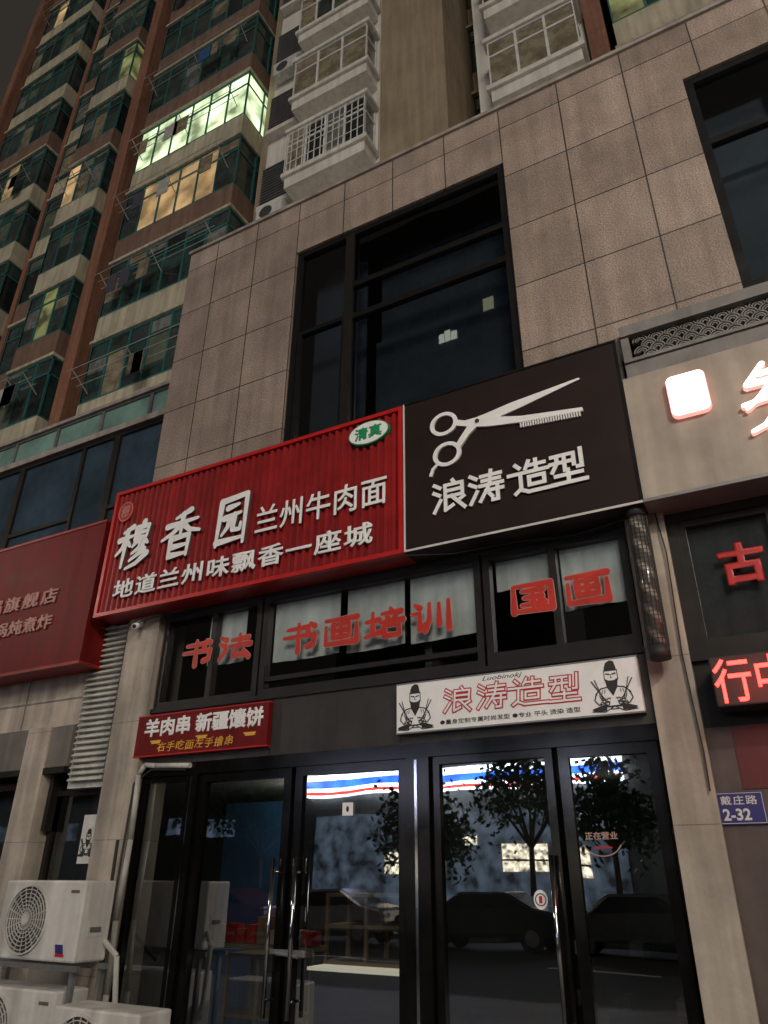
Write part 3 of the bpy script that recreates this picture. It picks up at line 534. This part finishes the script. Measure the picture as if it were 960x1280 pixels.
# ---------------------------------------------------------------- air conditioners
def ac(x0,x1,z0,z1,yf,lab,dep=.29,fan=True):
    a=empty('air_conditioner',((x0+x1)/2,yf+dep/2,z0),lab,'air conditioner','outdoor air conditioners')
    b=B(); b.box(x0,x1,yf,yf+dep,z0,z1,'acw'); b.make('casing',a,bevel=.015)
    w,h=x1-x0,z1-z0; cx,cz,r=x0+w*.36,z0+h*.5,h*.42
    b=B(); b.disc(cx,cz,r,r,yf-.004,yf-.002,'acd',36)
    for k in range(7): b.ring(cx,cz,r*(.2+.12*k)-.005,r*(.2+.12*k),yf-.022,yf-.014,'acw',30)
    for k in range(20):
        t=2*math.pi*k/20; b.stroke([(cx+.15*r*math.cos(t),cz+.15*r*math.sin(t)),(cx+r*math.cos(t),cz+r*math.sin(t))],.006,yf-.012,yf-.006,'acw')
    b.ring(cx,cz,r,r*1.05,yf-.02,yf-.001,'acw',36); b.disc(cx,cz,r*.16,r*.16,yf-.024,yf-.01,'acw'); b.make('fan_grille',a)
    b=B(); b.box(x1-w*.16,x1-w*.06,yf-.002,yf,z1-h*.16,z1-h*.12,'slate'); 
    b.prism([(x1-w*.22,z0+.05),(x1-w*.13,z0+.05),(x1-w*.15,z0+.11),(x1-w*.24,z0+.11)],yf-.003,yf,'blue'); b.prism([(x1-w*.22,z0+.035),(x1-w*.12,z0+.035),(x1-w*.12,z0+.05),(x1-w*.22,z0+.055)],yf-.004,yf,'vred'); b.make('badge',a)
    b=B(); b.box(x1-.012,x1+.003,yf+.08,yf+.22,z0+h*.3,z0+h*.5,'acw'); b.box(x1,x1+.008,yf+.1,yf+.2,z0+h*.36,z0+h*.42,'slate'); b.make('valve_cover',a)
    return a
ac(-5.62,-4.74,1.07,1.59,-.8,'white outdoor unit with round fan grille on a rack')
ac(-5.85,-4.85,.36,.90,-.8,'stained white outdoor unit on the lower rack')
ac(-4.62,-3.86,.34,.86,-1.0,'white outdoor unit standing low by the doors')
b=B()
for x in (-5.8,-4.78):
    for y in (-.78,-.53): b.box(x,x+.035,y,y+.035,0,1.02,'steel')
b.box(-5.85,-4.7,-.8,-.765,1.02,1.055,'steel'); b.box(-5.85,-4.7,-.55,-.515,1.02,1.055,'steel'); b.box(-5.85,-4.7,-.8,-.765,.31,.345,'steel'); b.make('equipment_rack',None,'grey angle iron rack holding outdoor units','rack')
b=B(); b.box(-4.75,-3.8,-1.02,-.6,0,.33,'plaster'); b.make('concrete_plinth',None,'low concrete plinth under an outdoor unit','plinth')
b=B(); b.tube([(-4.74,-.55,1.2),(-4.64,-.5,1.1),(-4.62,-.45,.7),(-4.7,-.3,.3)],.02,'louv'); b.make('coolant_hose',None,'white insulated hose hanging from an outdoor unit','hose')
b=B(); b.tube([(-5.25,-.09,1.9),(-5.24,-.09,1.3),(-5.0,-.3,1.0)],.014,'ink'); b.make('coolant_hose',None,'black hose running down the pillar to a unit','hose')
# ---------------------------------------------------------------- towers
FH=2.95
def bay(parent,x0,x1,z,y0,y1,sp_m,fm,cells,lit=None,nm=5,sp=.85,rack=False,curt=.25):
    """one projecting glazed balcony: spandrel + glazed front and right side"""
    b=B(); b.box(x0,x1,y0,y1,z,z+sp,sp_m); b.box(x0-.05,x1+.05,y0-.06,y1,z-.10,z+.0,'tcream')
    bal=b.make('balcony',parent)
    za,zb=z+sp,z+FH-.1; fw=.06
    b=B(); w=(x1-x0)/nm; tz=za+(zb-za)*.7
    for i in range(nm+1):
        x=x0+i*w; b.box(max(x0,x-fw/2),min(x1,x+fw/2),y0,y0+.06,za,zb,fm)
    for zz in (za,zb-fw,tz): b.box(x0,x1,y0+.004,y0+.055,zz,zz+fw,fm)
    sd=y1-y0; ns=max(1,round(sd/.8))
    for i in range(1,ns+1): yy=y0+sd*i/ns; b.box(x1-.06,x1,yy-fw,yy,za,zb,fm)
    for zz in (za,zb-fw,tz): b.box(x1-.055,x1-.004,y0+.06,y1,zz,zz+fw,fm)
    for i in range(1,ns+1): yy=y0+sd*i/ns; b.box(x0,x0+.06,yy-fw,yy,za,zb,fm)
    b.make('window_frame',bal)
    b=B()
    for i in range(nm):
        xa,xb=x0+i*w,x0+(i+1)*w
        for (a,c) in ((za,tz),(tz,zb)):
            if lit and (lit[1] is None or i in lit[1]): m=lit[0]
            else: m=random.choice(['pc1','pc2','pc3']) if random.random()<curt else random.choice(cells)
            s_=a+(c-a)*random.uniform(.25,.75)
            m2=m if lit and m==lit[0] else (random.choice(cells) if random.random()<.6 else m)
            b.face([(xa,y0+.03,a),(xb,y0+.03,a),(xb,y0+.03,s_),(xa,y0+.03,s_)],m2); b.face([(xa,y0+.03,s_),(xb,y0+.03,s_),(xb,y0+.03,c),(xa,y0+.03,c)],m)
    for (a,c) in ((za,tz),(tz,zb)):
        m=lit[0] if lit and (lit[1] is None or nm-1 in lit[1]) else random.choice(cells)
        b.face([(x1-.03,y0,a),(x1-.03,y1,a),(x1-.03,y1,c),(x1-.03,y0,c)],m); b.face([(x0+.03,y1,a),(x0+.03,y0,a),(x0+.03,y0,c),(x0+.03,y1,c)],'p1')
    b.make('window_pane',bal,norm=False)
    if rack:
        b=B(); zr=z+sp+random.uniform(.5,1.1); L_=random.uniform(.45,.7)
        for x in (x0+.3,(x0+x1)/2,x1-.3): b.tube([(x,y0,zr-.3),(x,y0-L_,zr+.1)],.014,'rackm',5)
        for k in (.4,.7,1.0): b.tube([(x0+.1,y0-L_*k,zr-.3+.4*k),(x1-.1,y0-L_*k,zr-.3+.4*k)],.011,'rackm',5)
        if random.random()<.6:
            for _ in range(3):
                x=random.uniform(x0+.3,x1-.8); b.box(x,x+random.uniform(.3,.55),y0-L_*.7-.01,y0-L_*.7+.01,zr-.65,zr-.02,random.choice(['cloth1','cloth2','pc1','bcurt']))
        b.make('drying_rack',bal)
T1=empty('apartment_tower',(-17,9,0),'tall apartment block with rust columns and teal balconies','building')
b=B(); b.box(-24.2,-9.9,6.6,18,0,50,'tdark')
b.make('wall',T1)
b=B(); b.box(-15.5,-15.05,4.85,6.6,8,50,'rust'); b.make('column',T1); b=B(); b.box(-24.2,-23.8,4.6,6.6,8,50,'rust'); b.make('column',T1)
b=B(); b.box(-19.85,-19.6,5.3,6.6,8,50,'rust'); b.make('column',T1)
b=B(); b.box(-9.9,-9.35,5.6,6.6,8,50,'tbeige'); b.make('column',T1)
cells=['p0','p1','p1','p2','p2']
LB={1:('litd',(1,)),3:('litw',(0,)),5:('litd',(2,)),8:('litd',(0,1))}
LC={0:('litd',(3,4)),2:('litd',(2,3)),4:('litw',(2,)),8:('litw',(1,))}
for k in range(-1,12):
    z=11.75+k*FH
    lit=None
    if k==3: lit=('litg',None)
    if k==2: lit=('litw',(1,2,3,4))
    spm={-1:'tcream',0:'tcream',1:'tcream',2:'tbrown',3:'tcream'}.get(k,random.choice(['tcream','tbrown']))
    bay(T1,-14.5,-10.1,z,4.9,6.5,spm,'teal',cells,lit,6,rack=k in(0,1,2,3,4,6),curt=.3)
    if k>=0:
        bay(T1,-19.5,-17.8,z,5.3,6.5,random.choice(['tbrown','tcream','tcream']),'teal',cells,None,2,rack=False,curt=.35)
        bay(T1,-17.7,-15.8,z,4.7,6.5,random.choice(['tbrown','tcream','tcream']),'teal',cells,LB.get(k),3,rack=k%3==0,curt=.35)
        bay(T1,-23.5,-20.1,z,4.9,6.5,random.choice(['tcream','tcream','tbrown']),'teal',cells,LC.get(k),5,rack=k%4==0,curt=.35)
T0=empty('apartment_tower',(-30,10,0),'darker neighbouring apartment block with teal balconies','building')
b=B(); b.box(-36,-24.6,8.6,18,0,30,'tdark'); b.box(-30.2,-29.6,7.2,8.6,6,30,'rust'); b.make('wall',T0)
for k in range(0,6):
    for xx in (-29.3,-35): bay(T0,xx,xx+4.4,11.75+k*FH,7.2,8.5,random.choice(['tcream','tbrown']),'teal',cells,('litd',(3,)) if k==2 else None,5,curt=.3)
T2=empty('apartment_tower',(-4,9,0),'cream apartment block with white framed windows','building')
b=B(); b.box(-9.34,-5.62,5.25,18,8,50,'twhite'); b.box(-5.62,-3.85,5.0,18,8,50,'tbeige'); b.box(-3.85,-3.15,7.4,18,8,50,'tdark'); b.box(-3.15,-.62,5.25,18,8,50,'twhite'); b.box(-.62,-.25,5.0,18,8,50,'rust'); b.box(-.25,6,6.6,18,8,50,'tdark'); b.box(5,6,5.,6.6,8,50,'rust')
b.make('wall',T2)
def wbay(x0,x1,z,k,ac_left=True):
    b=B(); y0=4.65
    b.box(x0-.08,x1+.08,y0-.05,5.25,z-.14,z,'twhite'); b.box(x0-.08,x1+.08,y0-.05,5.25,z+1.55,z+1.68,'twhite'); b.box(x0-.0,x1+.0,y0+.02,5.25,z-.5,z-.14,'twhite'); b.box(x0-.08,x1+.08,5.2,5.246,z,z+1.55,'twhite')
    bal=b.make('bay_window',T2)
    n=4 if k%2 else 3; w=(x1-x0)/n; b=B()
    for i in range(n+1): x=x0+i*w; b.box(max(x0,x-.03),min(x1,x+.03),y0,y0+.06,z,z+1.55,'wframe')
    for zz in (z,z+1.0,z+1.49): b.box(x0,x1,y0+.004,y0+.055,zz,zz+.055,'wframe')
    b.box(x1-.05,x1,5.14,5.19,z,z+1.55,'wframe')
    for zz in (z,z+1.0,z+1.49): b.box(x1-.045,x1-.003,y0+.06,5.14,zz,zz+.055,'wframe')
    if k%3==1:   # security bars
        for i in range(14): x=x0+(x1-x0)*i/13; b.box(x-.012,x+.012,y0-.04,y0-.02,z+.02,z+1.5,'wframe')
        for zz in (z+.3,z+.7,z+1.1): b.box(x0,x1,y0-.045,y0-.038,zz,zz+.025,'wframe')
    b.make('window_frame',bal); b=B()
    for i in range(n):
        m=random.choice(['pc1','pc2','p1','p0','pc3']) if k!=2 else 'pc1'
        b.face([(x0+i*w,y0+.03,z),(x0+(i+1)*w,y0+.03,z),(x0+(i+1)*w,y0+.03,z+1.55),(x0+i*w,y0+.03,z+1.55)],m)
    b.face([(x1-.03,y0,z),(x1-.03,5.18,z),(x1-.03,5.18,z+1.55),(x1-.03,y0,z+1.55)],'pc2'); b.make('window_pane',bal,norm=False)
for k in range(-1,10):
    z=14.35+k*3.02
    wbay(-8.15,-5.85,z,k); wbay(-2.7,-.75,z-.5,k+1)
    xx,zz=-9.28,z
    b=B(); b.box(xx,xx+1.04,5.0,5.25,zz-.35,zz-.2,'twhite'); b.box(xx+.03,xx+1.01,5.1,5.24,zz-.18,zz+1.35,'rshade')
    for j in range(14): b.box(xx+.04,xx+1.0,5.04,5.1,zz-.15+j*.105,zz-.11+j*.105,'slate')
    b.make('louvre_screen',T2)
    if k%2:
        b=B(); b.box(xx+.1,xx+.9,4.92,5.22,zz-.9,zz-.38,'acw'); b.disc(xx+.4,zz-.64,.2,.2,4.915,4.92,'acd',20); b.make('outdoor_unit',T2,bevel=.0)
for k in range(-1,9):
    bay(T2,-.1,4.8,14.2+k*FH,5.3,6.5,'tcream','teal',cells,('litd',(0,)) if k==1 else None,7,rack=k%2==0)
    bay(T2,-3.8,-3.2,14.45+k*3.02,6.9,7.35,'tbeige','bronze',cells,None,1,rack=False)
# ---------------------------------------------------------------- opposite side of the road (seen in the glass)
OB=empty('opposite_building',(-10,-30,0),'low shop building across the road with convenience store','building')
b=B(); b.box(-60,30,-34,-25,0,6.6,'slate'); b.make('wall',OB)
b=B(); b.box(-19.5,-5.0,-25,-24.75,5.0,5.95,'swhite'); b.box(-19.5,-5.0,-24.75,-24.70,5.35,5.65,'sblue'); b.box(-19.5,-5.0,-24.75,-24.70,5.08,5.2,'sred'); b.make('store_sign',OB)
b=B(); b.box(-19.2,-5.2,-25,-24.95,.6,4.2,'stored')
for xa,xb,za,zb in ((-11.2,-9.3,1.9,2.9),(-8.6,-6.6,1.7,2.7),(-15.6,-13.6,1.8,2.6),(-12.9,-12.2,2.9,3.3)): b.box(xa,xb,-24.95,-24.9,za,zb,'store'); b.box(xa,xb,-24.9,-24.85,za+.35,za+.42,'ink')
for i in range(5): b.box(-48+i*5,-45.5+i*5,-25,-24.9,3.5,4.3,random.choice(['litw','stored'])); b.box(2+i*5,4.5+i*5,-25,-24.9,3.5,4.3,random.choice(['stored','litw']))
b.make('shop_windows',OB)
for x in (-13.5,-7.5):
    l=bpy.data.lights.new('l','POINT'); l.energy=230; l.color=(.85,.93,1); l.shadow_soft_size=.4; o=bpy.data.objects.new('store_sign_fill',l); COL.objects.link(o); place(o,Vector((x,-23.6,4.7)),OB)  # added fill for the store sign's glow on trees, pavement and cars
OT=empty('distant_tower',(-29,-66,0),'dark apartment tower beyond the road with two lit rooms','building')
b=B(); b.box(-41,-17,-72,-60,0,84,'plaster'); b.make('wall',OT)
b=B()
for k in range(24):
    for i in range(6): x=-40+i*4; z=6+k*3.1; b.box(x,x+1.8,-60,-59.96,z,z+1.5,'p1')
lr=emis('lit_room',(.9,.95,.75),2.2)
for i in range(3): b.box(-27.7+i*.8,-27.0+i*.8,-59.96,-59.9,60.6,62.0+.4*(i==1),lr)
b.box(-21.7,-20.4,-59.96,-59.9,63.3,65.3,emis('lit_room_warm',(.9,.9,.5),1.0)); b.make('apartment_windows',OT)
def car(x,y,col,lab):
    a=empty('parked_car',(x,y,-.13),lab,'car','cars parked along the far kerb')
    body=[(-2.2,.22),(-2.25,.62),(-1.9,.80),(-1.3,.88),(-.65,1.32),(.7,1.36),(1.45,.95),(2.15,.83),(2.25,.48),(2.2,.2)]
    cm=mat('car_paint',col,.2,.3)
    b=B(); b.prism([(x+p,q) for p,q in body],y-.85,y+.85,cm); b.make('body',a,bevel=.08)
    b=B(); b.prism([(x+p,q) for p,q in [(-1.1,.88),(-.58,1.26),(.64,1.29),(1.25,.94)]],y-.86,y+.86,'p0'); b.make('window',a)
    for px in (-1.4,1.4):
        for sy in (-.87,.7): b=B(); b.cyl((x+px,y+sy,.19),(x+px,y+sy+.17,.19),.32,'tyre',20); b.cyl((x+px,y+sy-.005,.19),(x+px,y+sy+.175,.19),.19,'steel',14); b.make('wheel',a)
    for ya_,yb_ in ((-.75,-.4),(.4,.75)): b=B(); b.box(x+2.1,x+2.24,y+ya_,y+yb_,.58,.70,'white'); b.make('headlight',a)
for x,c,l in ((-13.6,(.3,.3,.31),'grey saloon car parked by the kerb'),(-8.8,(.05,.05,.06),'black saloon car parked by the kerb'),(-3.9,(.10,.10,.11),'dark grey saloon car parked by the kerb'),(-19,(.2,.03,.03),'dark red saloon car parked by the kerb')):
    car(x,-17.5,c,l)
def tree(x,y,sc_=1,zz=0):
    t=empty('street_tree',(x,y,0),'leafy street tree on the far pavement','tree',"street trees along the far pavement")
    b=B(); b.cyl((x,y,0),(x+.1,y,2.8),.13,'bark',10,.09); 
    tips=[]
    for k in range(7):
        a=k*.9; tp=(x+.1+1.5*sc_*math.cos(a),y+1.5*sc_*math.sin(a),3.9+zz+.45*(k%3)); b.cyl((x+.1,y,2.6),tp,.07,'bark',7,.03); tips.append(tp)
    b.make('trunk',t); b=B(); tips.append((x,y,5.2+zz)); i=b.mi('leaf')
    for tp in tips:
        for _ in range(190):
            d=Vector((random.gauss(0,.6*sc_),random.gauss(0,.5*sc_),random.gauss(0,.5)))+Vector(tp); u=Vector((random.uniform(-1,1),random.uniform(-1,1),random.uniform(-1,1))).normalized()*.12; v=u.orthogonal()*.6
            f=b.bm.faces.new([b.bm.verts.new(d+q) for q in (-u,v,u,-v)]); f.material_index=i
    b.make('crown',t,norm=False)
for x,q,zz in ((-21,1,0),(-8.9,.75,.2),(-5.1,.55,-.5),(-12.6,.6,-1.0),(1,1,0)): tree(x,-21.5,q,zz)
def slamp(x,y,e,dr=1,lab='tall grey street lamp glowing warm at the kerb'):
    a=empty('street_lamp',(x,y,0),lab,'street lamp','street lamps along the kerb')
    b=B(); b.cyl((x,y,0),(x,y,7.6),.09,'steel',12,.055); b.tube([(x,y,7.6),(x,y+.5*dr,7.95),(x,y+1.3*dr,8.05)],.035,'steel'); b.make('pole',a)
    ya,yb=sorted((y+1.2*dr,y+1.9*dr)); b=B(); b.box(x-.16,x+.16,ya,yb,8.02,8.12,'steel'); b.box(x-.12,x+.12,ya+.08,yb-.08,8.005,8.02,'lamp'); b.make('lamp_head',a,bevel=.01)
    l=bpy.data.lights.new('l','POINT'); l.energy=e; l.color=(1,.88,.74); l.shadow_soft_size=.3; o=bpy.data.objects.new('lamp_light',l); COL.objects.link(o); place(o,Vector((x,y+1.55*dr,7.8)),a)
slamp(4.5,-7.9,1450); slamp(-15,-7.9,600)
# ---------------------------------------------------------------- light, world
w=bpy.data.worlds.new('World'); sc.world=w; w.use_nodes=True; N,L=w.node_tree.nodes,w.node_tree.links
sky=N.new('ShaderNodeTexSky'); sky.sky_type='NISHITA'; sky.sun_disc=False; sky.sun_elevation=math.radians(1); sky.sun_rotation=math.radians(160)
sc1=N.new('ShaderNodeVectorMath'); sc1.operation='SCALE'; sc1.inputs['Scale'].default_value=.004; L.new(sky.outputs[0],sc1.inputs[0])
ad=N.new('ShaderNodeVectorMath'); ad.operation='ADD'; ad.inputs[1].default_value=(.030,.025,.020); L.new(sc1.outputs[0],ad.inputs[0]); L.new(ad.outputs[0],N['Background'].inputs[0]); N['Background'].inputs[1].default_value=1.
s=bpy.data.lights.new('street_glow_fill','SUN'); s.energy=1.0; s.angle=math.radians(20); s.color=(1,.92,.81); so=bpy.data.objects.new('street_glow_fill',s); COL.objects.link(so)  # soft fill added for general street glow at night, no real sun
so.rotation_euler=Vector((-.45,1,-.45)).to_track_quat('-Z','Y').to_euler()
# ---------------------------------------------------------------- camera
yaw,pit,rol=math.radians(28.55),math.radians(26.96),math.radians(.35)
fw=Vector((-math.sin(yaw)*math.cos(pit),math.cos(yaw)*math.cos(pit),math.sin(pit))); r0=Vector((math.cos(yaw),math.sin(yaw),0)); u0=r0.cross(fw)
r=r0*math.cos(rol)+u0*math.sin(rol); u=-r0*math.sin(rol)+u0*math.cos(rol)
cd=bpy.data.cameras.new('camera'); cam=bpy.data.objects.new('camera',cd); COL.objects.link(cam)
cam.matrix_world=Matrix(((r.x,u.x,-fw.x,0),(r.y,u.y,-fw.y,-5),(r.z,u.z,-fw.z,1.6),(0,0,0,1)))
cd.sensor_fit='AUTO'; cd.sensor_width=36; cd.lens=906.3/1280*36; cd.clip_end=1000; cd.clip_start=.05
sc.camera=cam
